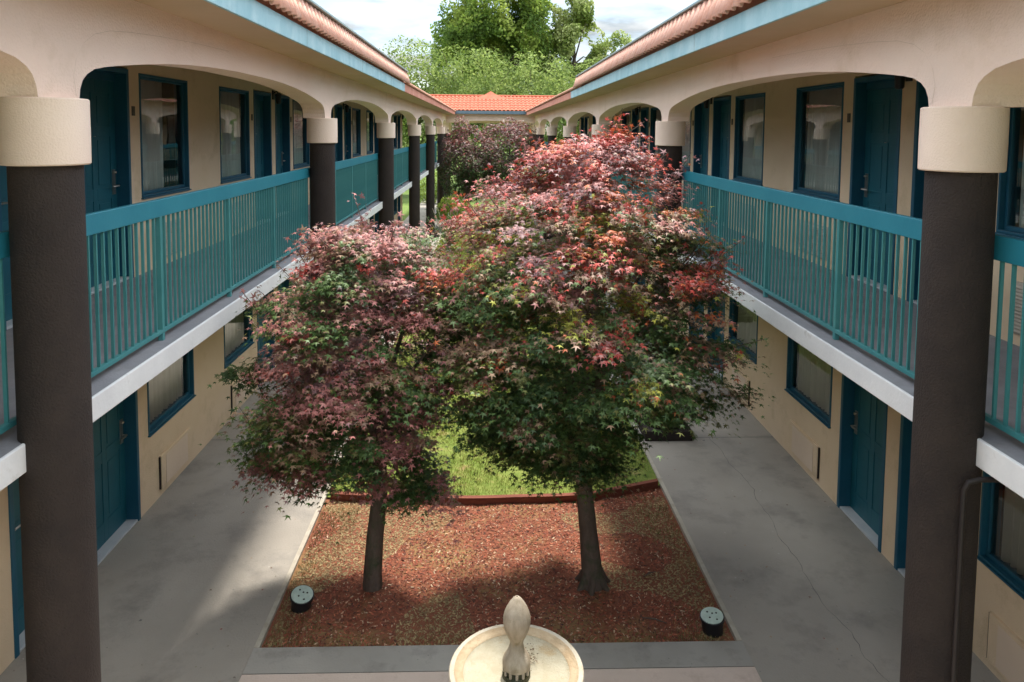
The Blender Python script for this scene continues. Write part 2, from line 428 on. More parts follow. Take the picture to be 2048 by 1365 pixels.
    mb = MB(); mb.box(s*1.90, YN, FLR+2.45, s*2.04, mt, FLR+2.779); part(mb, 'parapet_core', 'tile')
    mb = MB(); mb.box(s*2.05, YN, FLR+2.47, s*9.7, YF, FLR+2.62); part(mb, 'flat_roof', 'soffit')
    # columns
    def column():
        c = MB().lathe([(.178, .27), (.170, .6), (.168, FLR+1.43)], 40, capt=False, capb=False).build('column', 'brown', None, smooth=True)
        pl = MB().box(-.33, -.33, 0, .33, .33, .14).build('plinth', 'brown', c, bevel=.012)
        b = MB().lathe([(.27, .14), (.285, .165), (.285, .19), (.265, .215), (.235, .222), (.225, .25), (.19, .262), (.178, .29)], 40).build('base_moulding', 'brown', c, smooth=True)
        cp = MB().lathe([(.196, FLR+1.405), (.203, FLR+1.412), (.204, FLR+1.55), (.203, FLR+1.735), (.196, FLR+1.742)], 40).build('capital', 'cap', c, smooth=True)
        return c
    c0 = column()
    for k, y in enumerate(CY+[YC]):
        c = c0 if k == 0 else copy_tree(c0, W)
        c.parent = W; c.location = Vector((s*COLX, y, 0))+off
    # windows and doors: built facing the court at origin, mirrored per side
    def window():
        w, h = 1.27, 1.35; f = MB(); X = lambda a: s*a
        t = .024
        f.box(X(-.012), 0, 0, X(.15), t, h); f.box(X(-.012), w-t, 0, X(.15), w, h)
        f.box(X(-.012), t, h-t, X(.15), w-t, h); f.box(X(-.012), t, 0, X(.15), w-t, t)
        f.box(X(.035), t, t, X(.075), t+.03, h-t); f.box(X(.035), w-t-.03, t, X(.075), w-t, h-t)
        f.box(X(.035), t+.03, t, X(.075), w-t-.03, t+.035); f.box(X(.035), t+.03, h-t-.03, X(.075), w-t-.03, h-t)
        o = f.build('window', 'frame', None, bevel=.004)
        MB().box(X(-.03), -.012, -.016, X(.02), w+.012, -.001).build('sill', 'frame', o, bevel=.005)
        g = MB(); g.v = [(X(.055), t, t), (X(.055), w-t, t), (X(.055), w-t, h-t), (X(.055), t, h-t)]; g.f = [(0, 3, 2, 1) if s > 0 else (0, 1, 2, 3)]
        g.build('pane', 'glass', o)
        return o
    def curtain(a, b, parent):
        P = [[], []]; n = int((b-a)/.012)
        for i in range(n+1):
            y = a+(b-a)*i/n; d = .13+.022*math.sin(y*75)+.012*math.sin(y*31+a*9)
            P[0].append((s*d, y, .03)); P[1].append((s*(.13+(d-.13)*.5), y, 1.32))
        MB().grid(P).build('curtain', 'curtain', parent, smooth=True)
    def door():
        w, h = .94, 2.2; X = lambda a: s*a; t = .05
        f = MB(); f.box(X(-.012), 0, 0, X(.15), t, h); f.box(X(-.012), w-t, 0, X(.15), w, h); f.box(X(-.012), t, h-t, X(.15), w-t, h)
        f.box(X(.105), t, 2.07, X(.145), w-t, h-t)
        o = f.build('door_frame', 'frame', None, bevel=.004)
        a, b, c, d = t, w-t, .02, 2.068
        lf = MB(); P0, P1 = .12, .15
        # leaf with six raised panels
        lf.box(X(P0+.006), a, c, X(P1+.01), b, d)
        xs = [a, a+.11, a+.11+.27, b-.11-.27, b-.11, b]; zs = [c, .24, .86, .98, 1.50, 1.60, 1.94, d]
        for i in (0, 2, 4): lf.box(X(P0-.002), xs[i], c, X(P0+.0055), xs[i+1], d)
        for j in (0, 2, 4, 6):
            for i in (1, 3): lf.box(X(P0-.002), xs[i]+.0005, zs[j], X(P0+.0055), xs[i+1]-.0005, zs[j+1])
        for j in (1, 3, 5):
            for i in (1, 3): lf.box(X(P0), xs[i]+.035, zs[j]+.035, X(P0+.0056), xs[i+1]-.035, zs[j+1]-.035)
        L = lf.build('door_leaf', 'door', o, bevel=.003)
        return o, (a, b)
    def hardware(parent, right):
        y = .94-.05-.07 if right else .12; k = -1 if right else 1
        h = MB(); X = lambda a: s*a
        h.box(X(.108), y-.025, .90, X(.118), y+.025, 1.16)
        h.tube([(X(.105), y, .99), (X(.06), y, .99), (X(.055), y+k*.03, .99), (X(.06), y+k*.13, .985)], [.011, .011, .011, .008], 8)
        h.lathe([(.018, 0), (.018, .02)], 12, (X(.1), y, 1.12))
        h.build('door_handle', 'brass', parent, smooth=True)
        MB().lathe([(.012, 0), (.010, .006)], 12, (X(.113), .47, 1.5)).build('peephole', 'brass', parent, smooth=True)
        MB().box(X(.0), .05, -.0, X(.15), .89, .022).build('threshold', 'thresh', parent, bevel=.003)
    wins = {}; doors = {}
    idx = 0
    for lvl in (0, 1):
        zb = lvl*FLR
        for (y0, y1, kd) in ops:
            idx += 1
            c = min(units, key=lambda u: abs(u-(y0+y1)/2)); side = 1 if (y0+y1)/2 > c else -1
            if kd == 'win':
                wn = window(); wn.parent = W
                wn.location = Vector((s*WX, y0, zb+.83))+off
                r = random.Random(idx*3+(1 if left else 50))
                if lvl == 0: curtain(.06, 1.21, wn)
                elif r.random() < .4:
                    cut = r.uniform(.3, .5); curtain(cut, 1.21, wn) if r.random() < .6 else curtain(.06, 1.21-cut, wn)
                else: curtain(.06, 1.21, wn)
                # wall air conditioner below the window
                if lvl == 0:
                    ac = MB().box(s*-.028, .25, -.75, s*.05, 1.08, -.35)
                    o = ac.build('ac_cover', 'wall', W, bevel=.004); o.location = Vector((s*WX, y0, zb+.83))+off
                    MB().box(s*-.029, .36, -.72, s*-.034, .97, -.38).build('cover_panel', 'panel', o, bevel=.002)
                    sd_ = .235 if side < 0 else 1.08
                    MB().box(s*-.02, .236, -.74, s*.02, .249, -.36).build('side_slot', 'pipe', o)
                    MB().box(s*-.02, 1.081, -.74, s*.02, 1.094, -.36).build('side_slot', 'pipe', o)
                else:
                    o = MB().box(s*-.02, .22, -.74, s*.04, 1.05, -.34).build('ac_grille', 'grille', W, bevel=.003); o.location = Vector((s*WX, y0, zb+.83))+off
                    lv = MB(); z = -.71
                    while z < -.37:
                        lv.v += [(s*-.021, .25, z), (s*-.021, 1.02, z), (s*-.034, 1.02, z-.012), (s*-.034, .25, z-.012),
                                 (s*-.034, 1.02, z-.006), (s*-.034, .25, z-.006), (s*-.021, 1.02, z+.008), (s*-.021, .25, z+.008)]
                        n = len(lv.v)-8; lv.f += [(n, n+1, n+2, n+3), (n+3, n+2, n+4, n+5), (n+5, n+4, n+6, n+7)]; z += .028
                    lv.build('louvre', 'grille', o)
            else:
                d, _ = door(); d.parent = W; d.location = Vector((s*WX, y0, zb+.001))+off; d.name = 'door'
                hardware(d, side < 0)
                # number plate on the pier between door and window
                py = (y1+.06) if side < 0 else (y0-.13)
                o = MB().box(s*-.008, 0, 0, s*0, .065, .10).build('number_plate', 'plate', W, bevel=.002); o.location = Vector((s*(WX-.0015), py, zb+1.72))+off
        for c in units:
            y = c+3.125
            if y > YF-.4: continue
            lb = MB(); X = lambda a: s*a
            lb.box(X(-.02), -.045, 0, X(0), .045, .16)
            lb.tube([(X(-.02), 0, .12), (X(-.07), 0, .14), (X(-.10), 0, .11)], [.012]*3, 8)
            lb.lathe([(.02, .12), (.055, .09), (.05, .08), (.042, -.06), (.03, -.075)], 12, (X(-.10), 0, 0))
            o = lb.build('wall_lamp', 'black', W, smooth=True); o.location = Vector((s*WX-s*.001, y, zb+2.1))+off
    return W

WL = build_wing(-1); WR = build_wing(1)

# ------------------------------------------------------------------ railings
def railing():
    r = empty('balcony_railing'); L = BAY-.004
    MB().box(-.02, .0, .935, .02, L, 1.067).build('top_rail', 'teal', r, bevel=.005)
    MB().box(-.018, .0, .055, .018, L, .085).build('bottom_rail', 'mint', r, bevel=.003)
    mid = L/2; posts = [mid-1.45, mid, mid+1.45]
    for y in posts: MB().box(-.019, y-.019, .0, .019, y+.019, .936).build('post', 'mint', r, bevel=.003)
    b0 = None; edges = [0]+posts+[L]
    for i in range(4):
        a, b = edges[i], edges[i+1]; n = max(2, round((b-a)/.087))
        for k in range(1, n):
            y = a+(b-a)*k/n
            if b0 is None:
                b0 = MB().box(-.0095, -.0065, .084, .0095, .0065, .936).build('baluster', 'mint', r); b0.location = (0, y, 0)
            else:
                c = b0.copy(); COL.objects.link(c); c.parent = r; c.location = (0, y, 0)
    return r
proto = railing(); first = True
ords = ['partly behind the nearest column', 'between the first and second columns', 'between the second and third columns', 'between the third and fourth columns',
        'between the fourth and fifth columns', 'between the fifth and sixth columns']
for s in (-1, 1):
    for k in range(6):
        o = proto if first else copy_tree(proto); first = False
        o.location = (s*RX, CY[k]+.002, FLR)
        tag(o, 'teal railing of the %s gallery, %s' % ('left' if s < 0 else 'right', ords[k]), 'railing', 'gallery railings')

# ------------------------------------------------------------------ far cross gallery
def cross_gallery():
    G = empty('cross_gallery', (0, 39.5, 0)); off = Vector((0, -39.5, 0))
    tag(G, 'roofed link at the far end of the courtyard with orange tiles and small peak', 'building')
    def part(mb, name, m, **k):
        o = mb.build(name, m, G, **k); o.location = off; return o
    z0 = FLR+1.98; n = 24; mb = MB(); V = []; F = []
    for i in range(n+1):
        x = -2.31+4.62*i/n; zz = FLR+1.96+.12*(1-abs(x/2.31)**3)
        V += [(x, 38.4, zz), (x, 38.7, zz), (x, 38.4, FLR+2.46), (x, 38.7, FLR+2.46)]
    for i in range(n):
        a = 4*i; b = a+4; F += [(a, b, b+2, a+2), (a+1, a+3, b+3, b+1), (a, a+1, b+1, b), (a+2, b+2, b+3, a+3)]
    mb.v = V; mb.f = F; part(mb, 'beam', 'stucco')
    o = part(MB().box(-2.45, 41.2, FLR+1.98, 2.45, 41.5, FLR+2.46), 'rear_beam', 'stucco')
    part(MB().box(-2.6, 38.7, FLR+2.40, 2.6, 41.2, FLR+2.45), 'ceiling', 'soffit')
    gt = MB(); gt.box(-2.1, 38.02, FLR+2.42, 2.1, 38.2, FLR+2.58); part(gt, 'gutter', 'gutter', bevel=.01)
    T = .21
    def barrels(x0, x1, p0, p1):
        cols = []; x = x0
        while x < x1:
            for t in range(6):
                a = math.pi*t/5; cols.append((x+T*.39*(1-math.cos(a)), .045*math.sin(a)))
            x += T
        P = []
        for r in range(6):
            for f, e in ((r/6, .03), ((r+1)/6, 0)):
                P.append([(xx, p0[0]+(p1[0]-p0[0])*f, p0[1]+(p1[1]-p0[1])*f+h+e) for xx, h in cols])
        return MB().grid(P)
    part(barrels(-3.6, 3.6, (38.05, FLR+2.58), (40.4, FLR+3.42)), 'tile_roof', 'tilefar', smooth=True)
    part(barrels(-3.6, 3.6, (42.6, FLR+2.6), (40.4, FLR+3.42)), 'tile_roof', 'tilefar', smooth=True)
    part(MB().tube([(-3.6, 40.4, FLR+3.45), (3.6, 40.4, FLR+3.45)], [.07, .07], 10), 'ridge_tile', 'tilefar', smooth=True)
    pk = MB(); w = .95; zb, zt = FLR+3.36, FLR+3.72
    pk.v = [(-w, 40.4-w*.6, zb-.1), (w, 40.4-w*.6, zb-.1), (w, 40.4+w*.6, zb-.1), (-w, 40.4+w*.6, zb-.1), (-.3, 40.2, zb+.17), (.3, 40.2, zb+.17), (.3, 40.6, zb+.17), (-.3, 40.6, zb+.17), (0, 40.4, zt)]
    pk.f = [(0, 1, 5, 4), (1, 2, 6, 5), (2, 3, 7, 6), (3, 0, 4, 7), (4, 5, 8), (5, 6, 8), (6, 7, 8), (7, 4, 8)]
    part(pk, 'roof_peak', 'tilefar')
    for s in (-1, 1):
        for y in (41.35,):
            c = MB().lathe([(.178, 0), (.17, .6), (.168, FLR+1.43)], 24, (s*2.39, y, 0)); part(c, 'column', 'brown', smooth=True)
            part(MB().lathe([(.2, FLR+1.405), (.2, FLR+1.99)], 24, (s*2.39, y, 0)), 'capital', 'cap', smooth=True)
cross_gallery()

# ------------------------------------------------------------------ ground
def plane(name, x0, y0, x1, y1, z, m, nx=1, ny=1):
    mb = MB(); mb.grid([[(x0+(x1-x0)*i/nx, y0+(y1-y0)*j/ny, z) for i in range(nx+1)] for j in range(ny+1)])
    return tag(mb.build(name, m), kind='structure')
plane('ground', -400, -200, 400, 900, -.10, 'farlawn')
BX = 2.0
for s in (-1, 1):
    w = MB().box(s*2.03, -3, -.08, s*WX+s*.14, 46, 0).build('walkway', 'concrete'); tag(w, kind='structure')
    j = MB()
    for y in (3.7, 9.9, 16.1, 22.3, 28.5): j.box(s*2.04, y, -.003, s*3.895, y+.012, .0006)
    j.build('expansion_joint', 'crack', w)
    cu = MB().box(s*1.985, 5.82, -.08, s*2.03, 30, .006).build('bed_kerb', 'curb', bevel=.004); tag(cu, kind='structure')
tag(MB().box(-2.029, 5.53, -.08, 2.029, 5.82, -.001).build('cross_path', 'cross'), kind='structure')
tag(MB().box(-2.029, -3, -.08, 2.029, 5.518, .003).build('plaza', 'plaza', bevel=.004), kind='structure')
# crack in the right walkway
pts = [(3.14, 4.9), (3.16, 5.3), (3.10, 5.6), (3.13, 5.9), (3.06, 6.3), (3.09, 6.7), (3.13, 7.0), (3.09, 7.4), (3.16, 7.75), (3.14, 8.1), (3.20, 8.4), (3.19, 8.8), (3.13, 9.1), (3.15, 9.5), (3.11, 9.9)]
def ribbon(name, pts, parent=None):
    mb = MB(); r = random.Random(3); P = []
    dense = []
    for (x0, y0), (x1, y1) in zip(pts, pts[1:]):
        for t in (0, .25, .5, .75): dense.append((x0+(x1-x0)*t+r.uniform(-.012, .012), y0+(y1-y0)*t))
    dense.append(pts[-1])
    a = [];  b = []
    for x, y in dense:
        w = r.uniform(.001, .0035); a.append((x-w, y, .0012)); b.append((x+w, y, .0012))
    return MB().grid([a, b]).build(name, 'crack', parent)
pts = [(x-.13, y) for x, y in pts]
wr = [o for o in bpy.data.objects if o.name.startswith('walkway')][-1]
ribbon('crack', pts, wr)
# mulch bed (gently mounded), lawn
def edging_y(x): return 8.20+.042*(x+.2)**2
def mound(x, y):
    return -.035+.05*math.exp(-((abs(x)-1.0)**2+(y-6.75)**2)/.5)+.012*noise.noise(Vector((x*3, y*3, 0)))
mb = MB(); mb.grid([[(x, y, mound(x, y)) for x in np.linspace(-1.985, 1.985, 70)] for y in np.linspace(5.82, 8.66, 52)])
tag(mb.build('mulch_bed', 'mulch', smooth=True), kind='structure')
def lawn_edge(x): return edging_y(x) if x < 1.08 else 8.25+.36*(x-1.1)
mb = MB(); mb.grid([[(x, ye+(30-ye)*(j/160)**1.3, -.018+.012*noise.noise(Vector((x*1.5, (ye+(30-ye)*(j/160)**1.3)*1.5, 4)))) for x in np.linspace(-1.985, 1.985, 60) for ye in (lawn_edge(x),)] for j in range(161)])
tag(mb.build('court_lawn', 'soil', smooth=True), kind='structure')
tag(MB().box(-2.029, 30, -.08, 2.029, 31.6, -.002).build('far_path', 'cross'), kind='structure')
plane('far_bed', -1.98, 31.6, 1.98, 38, -.02, 'soil', 6, 10)

mb = MB(); P = [[], [], [], []]
for x in np.linspace(-1.93, 1.05, 30):
    y = edging_y(x); z = .045+.006*noise.noise(Vector((x*2, 0, 0)))
    for i, (dy, zz) in enumerate(((-.03, -.06), (-.03, z), (.035, z), (.035, -.06))): P[i].append((x, y+dy, zz))
tag(mb.grid(P).build('timber_edging', 'timber', bevel=0), 'long red-brown landscape timber edging the mulch bed against the lawn', 'bed edging', 'timbers edging the mulch bed')
mb = MB(); P = [[], [], [], []]
for x in np.linspace(1.12, 1.95, 10):
    y = 8.25+.36*(x-1.1); z = .055
    for i, (dy, zz) in enumerate(((-.03, -.06), (-.03, z), (.035, z), (.035, -.06))): P[i].append((x, y+dy, zz))
tag(mb.grid(P).build('timber_edging', 'timber'), 'short slanting timber at the right end of the mulch bed beside the walkway', 'bed edging', 'timbers edging the mulch bed')

# wood chips (stuff)
def chips():
    n = 30000
    x = rs.uniform(-1.95, 1.95, n); y = rs.uniform(5.85, 8.6, n)
    keep = y < np.array([lawn_edge(a) for a in x])-.01+.012*rs.randn(n)
    x, y = x[keep], y[keep]; n = len(x)
    z = np.array([mound(a, b) for a, b in zip(x, y)])+.004
    tv = np.array([(-.5, -.16, 0), (.5, -.2, .02), (.55, .16, 0), (-.45, .2, .05)]); tf = np.array([[0, 1, 2, 3]])
    N_ = np.stack([rs.randn(n)*.35, rs.randn(n)*.35, np.ones(n)], 1)
    V, F = scatter(tv, tf, np.stack([x, y, z], 1), N_, rs.uniform(0, 6.28, n), rs.uniform(.012, .034, n))
    pal = np.array([(.30, .085, .048), (.21, .062, .038), (.38, .13, .07), (.13, .05, .036), (.42, .25, .16), (.52, .39, .26), (.07, .035, .025)])
    p = np.array([.28, .25, .16, .13, .09, .04, .05]); k = rs.choice(7, n, p=p)
    t = pal[k]*rs.uniform(.75, 1.25, (n, 1))
    dry = np.array([noise.noise(Vector((a*1.1+3, b*1.1, 2)))+ .35*(abs(a)-1.2) for a, b in zip(x, y)])
    m = dry > .10; t[m] = np.array([(.33, .24, .12)])*rs.uniform(.5, 1.2, (m.sum(), 1))
    tag(mesh_np('wood_chips', V, F, 'chip', t), 'red-brown shredded mulch chips scattered over the planting bed', 'mulch', kind='stuff')
chips()
def grass():
    parts = []
    def zone(n, x0, x1, y0, y1, h, cond=None):
        x = rs.uniform(x0, x1, n); y = rs.uniform(y0, y1, n)
        if cond is not None: k = cond(x, y); x, y = x[k], y[k]
        n = len(x); return x, y, rs.uniform(.6, 1.2, n)*h
    zs = [zone(60000, -1.97, 1.97, 8.15, 13.5, .05, lambda x, y: (y > np.array([lawn_edge(a) for a in x])+.04) & (np.array([noise.noise(Vector((a*2, b*2, 9))) for a, b in zip(x, y)])+.5*rs.rand(len(x)) > -.02)),
          zone(30000, -1.97, 1.97, 13.5, 30, .07),
          zone(2600, -1.97, -1.55, 5.85, 8.1, .03), zone(2200, 1.5, 1.97, 5.85, 8.3, .03), zone(1300, -1.9, 1.9, 5.83, 5.97, .03),
          zone(260, -.75, -.45, 5.95, 6.5, .035), zone(6000, -1.97, 1.97, 31.7, 38, .1)]
    x = np.concatenate([z[0] for z in zs]); y = np.concatenate([z[1] for z in zs]); h = np.concatenate([z[2] for z in zs]); n = len(x)
    lean = rs.randn(n, 2)*.45; a = rs.uniform(0, 6.28, n); w = .0035+.0012*(y-8).clip(0)
    b0 = np.stack([x-np.cos(a)*w, y-np.sin(a)*w, np.full(n, -.03)], 1); b1 = np.stack([x+np.cos(a)*w, y+np.sin(a)*w, np.full(n, -.03)], 1)
    tp = np.stack([x+lean[:, 0]*h, y+lean[:, 1]*h, -.03+h], 1)
    V = np.stack([b0, b1, tp], 1).reshape(-1, 3); F = np.arange(3*n).reshape(-1, 3)
    c = np.array([(.24, .30, .045)])*rs.uniform(.6, 1.3, (n, 1)); d = rs.rand(n) < .22; c[d] = np.array([(.42, .34, .14)])*rs.uniform(.6, 1.1, (d.sum(), 1))
    m = (y < np.array([lawn_edge(a) for a in x])); c[m] = np.where(rs.rand(m.sum(), 1) < .6, np.array([(.28, .22, .10)]), np.array([(.12, .14, .035)]))
    tag(mesh_np('lawn_grass', V, F, 'blade', c), 'short yellow-green grass of the courtyard lawn', 'grass', kind='stuff')
grass()

# ------------------------------------------------------------------ maples
LT = []
def leaf_template():
    ang = [-118, -62, 0, 62, 118]; ln = [.55, .88, 1.05, .88, .55]
    v = [(0, 0, .06)]
    na = [-150, -90, -31, 31, 90, 150]; nl = [.16, .27, .30, .30, .27, .16]
    for a, l in zip(na, nl): v.append((l*math.sin(math.radians(a)), l*math.cos(math.radians(a)), .02))
    for a, l in zip(ang, ln): v.append((l*math.sin(math.radians(a)), l*math.cos(math.radians(a)), -.16))
    f = [(0, 1+i, 7+i, 2+i) for i in range(5)]
    return np.array(v, float), np.array(f)
LV, LF = leaf_template()

def crown(parent, rows, cy, depth, nspray, per, zmin, zmax, palfn, lsize=.036, seed=1, rad=.2, extra=()):
    """rows: (z, xleft, xright) silhouette at the trunk's distance. returns spray centres"""
    r = np.random.RandomState(seed)
    zs = np.array([q[0] for q in rows]); xl = np.array([q[1] for q in rows]); xr = np.array([q[2] for q in rows])
    o = np.argsort(zs); zs, xl, xr = zs[o], xl[o], xr[o]
    C = []; tries = 0
    while len(C) < nspray and tries < nspray*60:
        tries += 1
        z = r.uniform(zmin, zmax); a = np.interp(z, zs, xl); b = np.interp(z, zs, xr); R = (b-a)/2-.03
        if r.rand() > R/1.35+.15: continue
        if R < .02: continue
        dp_ = depth*min(1, .45+.55*(z-zmin)/(.30*(zmax-zmin)))
        th = r.uniform(0, 6.283); rho = R*(1-.62*r.rand()**1.5)
        x = (a+b)/2+rho*math.cos(th); y = cy+rho*math.sin(th)*dp_
        if noise.noise(Vector((x*1.9+seed*5, y*1.9, z*2.6))) < -.17: continue
        C.append((x, y, z, math.cos(th), math.sin(th), rho/max(R, .01)))
    C += [(*e, 0, -1, 1.) for e in extra]
    C = np.array(C); n = len(C)
    out = C[:, 3:5]
    nrm = np.stack([out[:, 0]*.38, out[:, 1]*.38, np.ones(n)], 1)+r.randn(n, 3)*.14
    rr_ = r.uniform(.65, 1.35, n)
    k = np.repeat(np.arange(n), per); m = len(k)
    # a spray is a thin shingled layer, longer along its outward direction, drooping towards the tip
    u = r.randn(m)*rad*.68*rr_[k]; v = r.randn(m)*rad*.55*rr_[k]; w = r.randn(m)*rad*.13
    ox, oy = out[k, 0], out[k, 1]
    hh = (C[k, 2]-zmin)/(zmax-zmin); dr = np.clip(1.15-1.9*(hh-.35), -.9, 1.1)
    w = w*(1+1.6*np.clip(hh-.5, 0, 1))
    P = np.stack([C[k, 0]+ox*u-oy*v, C[k, 1]+oy*u+ox*v, C[k, 2]+w-1.1*dr*u*np.abs(u)-.35*v*v/rad-.35*np.minimum(dr, 0)*u+.04], 1)
    NN = nrm[k]+r.randn(m, 3)*.26
    tip = np.stack([ox*(.9+u*0)-oy*v*2.2, oy*(.9+u*0)+ox*v*2.2, -.62*dr-.8*np.clip(u/rad, -.5, 1.2)*np.maximum(dr, 0)], 1)+r.randn(m, 3)*.45
    size = lsize*r.uniform(.6, 1.25, m)
    V, F = scatter(LV, LF, P, NN, np.zeros(m), size, tip)
    tint = palfn(C[k], P, w/rad*1.7, r)
    T = np.repeat(tint, len(LF), axis=0)
    mesh_np('crown', V, F, 'leaf', T, parent)
    return C

PINK = np.array((.35, .142, .125)); RED = np.array((.42, .065, .050)); CORAL = np.array((.47, .125, .045)); MAUVE = np.array((.255, .135, .135))
BRONZE = np.array((.20, .12, .075)); GREEN = np.array((.085, .145, .040)); DKG = np.array((.050, .092, .030)); OLIVE = np.array((.17, .18, .055)); TAN = np.array((.32, .205, .125)); YEL = np.array((.34, .34, .06))
def mixp(cols, w, n, r):
    w = np.array(w, float); w /= w.sum(); k = r.choice(len(cols), n, p=w); return np.array(cols)[k]
def mixs(cols, w, C, r, keep=.68):
    """most leaves of one spray share a colour"""
    w = np.array(w, float); w = np.cumsum(w/w.sum()); n = len(C)
    key = np.modf(np.abs(np.sin(C[:, 0]*913.7+C[:, 2]*277.1)*4375.3))[0]
    key = np.where(r.rand(n) < keep, key, r.rand(n)); k = np.searchsorted(w, key).clip(0, len(cols)-1)
    return np.array(cols)[k]
def ns(P, f, o): return np.array([noise.noise(Vector((a*f+o, b*f, c*f))) for a, b, c in P])
def pal_big(C, P, w, r):
    n = len(P); h = (P[:, 2]-1.3)/(4.3-1.3)+r.randn(n)*.05
    nz = ns(C[:, :3], 2.2, 0)
    top = mixs([PINK, RED, CORAL, MAUVE, BRONZE], [.36, .20, .12, .24, .08], C, r)
    mid = mixs([PINK, BRONZE*1.15, TAN, OLIVE, GREEN, RED*.8], [.14, .30, .18, .14, .20, .04], C, r)
    low = mixs([GREEN, DKG, OLIVE, TAN, BRONZE], [.46, .24, .18, .07, .05], C, r)
    t = top.copy(); q = h+nz*.40+.12*np.clip(w, -1.5, 1.5)-.20*(1-C[:, 5])
    t[q < .70] = mid[q < .70]; t[q < .46] = low[q < .46]
    hot = (ns(C[:, :3], 2.8, 40)+r.randn(n)*.15 > .30) & (q > .55); t[hot] = mixs([RED, CORAL, PINK], [.5, .3, .2], C, r)[hot]
    ye = (ns(C[:, :3], 3.1, 80)+r.randn(n)*.12 > .30) & (q > .35) & (q < .75); t[ye] = mixs([YEL, OLIVE, CORAL*.8], [.4, .4, .2], C, r)[ye]
    return t*r.uniform(.75, 1.25, (n, 1))
def pal_small(C, P, w, r):
    n = len(P); h = (P[:, 2]-.9)/(3.4-.9); nz = ns(C[:, :3], 2.4, 7)
    top = mixs([PINK*1.15, RED, MAUVE*1.1, BRONZE*1.2, TAN], [.46, .05, .22, .17, .10], C, r)
    mid = mixs([PINK, BRONZE*1.15, OLIVE, GREEN, TAN], [.24, .26, .16, .22, .12], C, r)
    low = mixs([GREEN, DKG, OLIVE, BRONZE], [.50, .26, .17, .07], C, r)
    q = .48+.24*(h-.35)+nz*.80+.22*np.clip(w, -1.6, 1.6)-.22*(1-C[:, 5])+r.randn(n)*.04
    t = top.copy(); t[q < .52] = mid[q < .52]; t[q < .38] = low[q < .38]
    t = np.where((ns(C[:, :3], 2.4, 7) > .1)[:, None] & (h < .45)[:, None] & (r.rand(n, 1) < .5), PINK*1.15, t)
    return t*r.uniform(.75, 1.25, (n, 1))

def rowsfrom(lst, Y):
    k = 1468.4/Y; return [(EYE+(262-py)/k, (a-975)/k-.13, (b-975)/k-.13) for py, a, b in lst]
TX2, TX1, TY = 1.14-.26, -.93-.25, 6.6

def shoots(T, C, n, palfn, seed, m, lo):
    """thin upright or outward leafy shoots that break the crown's outline"""
    r = np.random.RandomState(seed); P = []; CC = []
    cand = np.where((C[:, 5] > .55) & (C[:, 2] > lo))[0]
    for i in r.choice(cand, n, replace=False):
        c = C[i]; L = r.uniform(.18, .42); d = Vector((c[3]*.75+r.randn()*.15, c[4]*.75+r.randn()*.15, r.uniform(.35, 1.2))).normalized()
        a = Vector(c[:3]); m.tube([a, a+d*L*.5, a+d*L], [.006, .004, .002], 5, False)
        for k in range(15):
            P.append(a+d*L*(.2+.8*k/15)+Vector(r.randn(3)*.035)); CC.append((*c[:5], 1.0))
    P = np.array([tuple(p) for p in P]); CC = np.array(CC); k = len(P)
    V, F = scatter(LV, LF, P, r.randn(k, 3)*.6+np.array([0, 0, .7]), r.uniform(0, 6.283, k), .046*r.uniform(.6, 1.2, k))
    mesh_np('shoot_leaves', V, F, 'leaf', np.repeat(palfn(CC, P, np.full(k, .8), r), len(LF), axis=0), T)

def limbs(mb, base, top, C, r, nl, trunk_r):
    tips = []
    idx = r.choice(len(C), nl, replace=False)
    for i in idx:
        e = Vector(C[i, :3]); s0 = Vector(top)+Vector((0, 0, r.uniform(-.15, .35)))
        d = e-s0
        m1 = s0+d*.33+Vector((0, 0, abs(d.x)*.12+.06)); m2 = s0+d*.7+Vector((r.randn()*.04, r.randn()*.04, .05))
        mb.tube([s0, m1, m2, e], [trunk_r*.42, trunk_r*.30, trunk_r*.17, .004], 6, False)
def big_maple():
    T = empty('maple_tree', (.88, TY, 0)); off = -Vector(T.location)
    tag(T, 'taller maple right of centre with red crown turning green below, in the mulch bed', 'tree', 'young maples in the mulch bed')
    rows = rowsfrom([(236, 1190, 1212), (262, 1160, 1235), (300, 1078, 1262), (340, 1036, 1310), (400, 972, 1375), (450, 905, 1400), (500, 862, 1428), (600, 850, 1460), (700, 865, 1475), (790, 890, 1500), (825, 915, 1420), (860, 940, 1290), (900, 965, 1250), (930, 990, 1235), (965, 1110, 1235), (1000, 1135, 1220)], TY)
    C = crown(T, rows, TY, .95, 900, 102, 1.0, 4.32, pal_big, .041, 5, .155,
              extra=[(-.50+.1*i, TY-.3+.25*(i % 3), 2.25+.15*i) for i in range(4)]+[(-.45, TY-.3, 2.0), (-.3, TY-.6, 2.3), (-.45, TY+.2, 2.6), (-.2, TY-.7, 2.0)])
    r = np.random.RandomState(3)
    mb = MB()
    mb.tube([(.88, TY, -.08), (.88, TY, .03), (.87, TY, .15), (.835, TY+.02, .5), (.79, TY, .9), (.75, TY, 1.25), (.77, TY, 1.7), (.80, TY, 2.3), (.82, TY, 3.2)],
            [.14, .125, .10, .085, .078, .072, .06, .045, .015], 14, False)
    for a in (0.2, 1.4, 2.6, 3.7, 4.5, 5.6):   # root flare
        c, s_ = math.cos(a), math.sin(a)
        mb.tube([(.88+c*.05, TY+s_*.05, .16), (.88+c*.11, TY+s_*.11, .045), (.88+c*.19, TY+s_*.19, -.02)], [.045, .04, .015], 8, False)
    limbs(mb, None, (.76, TY, 1.55), C, r, 26, .075)
    shoots(T, C, 130, pal_big, 31, mb, 2.3)
    mb.build('trunk', 'bark', T, smooth=True)
    for ch in T.children: ch.location = off
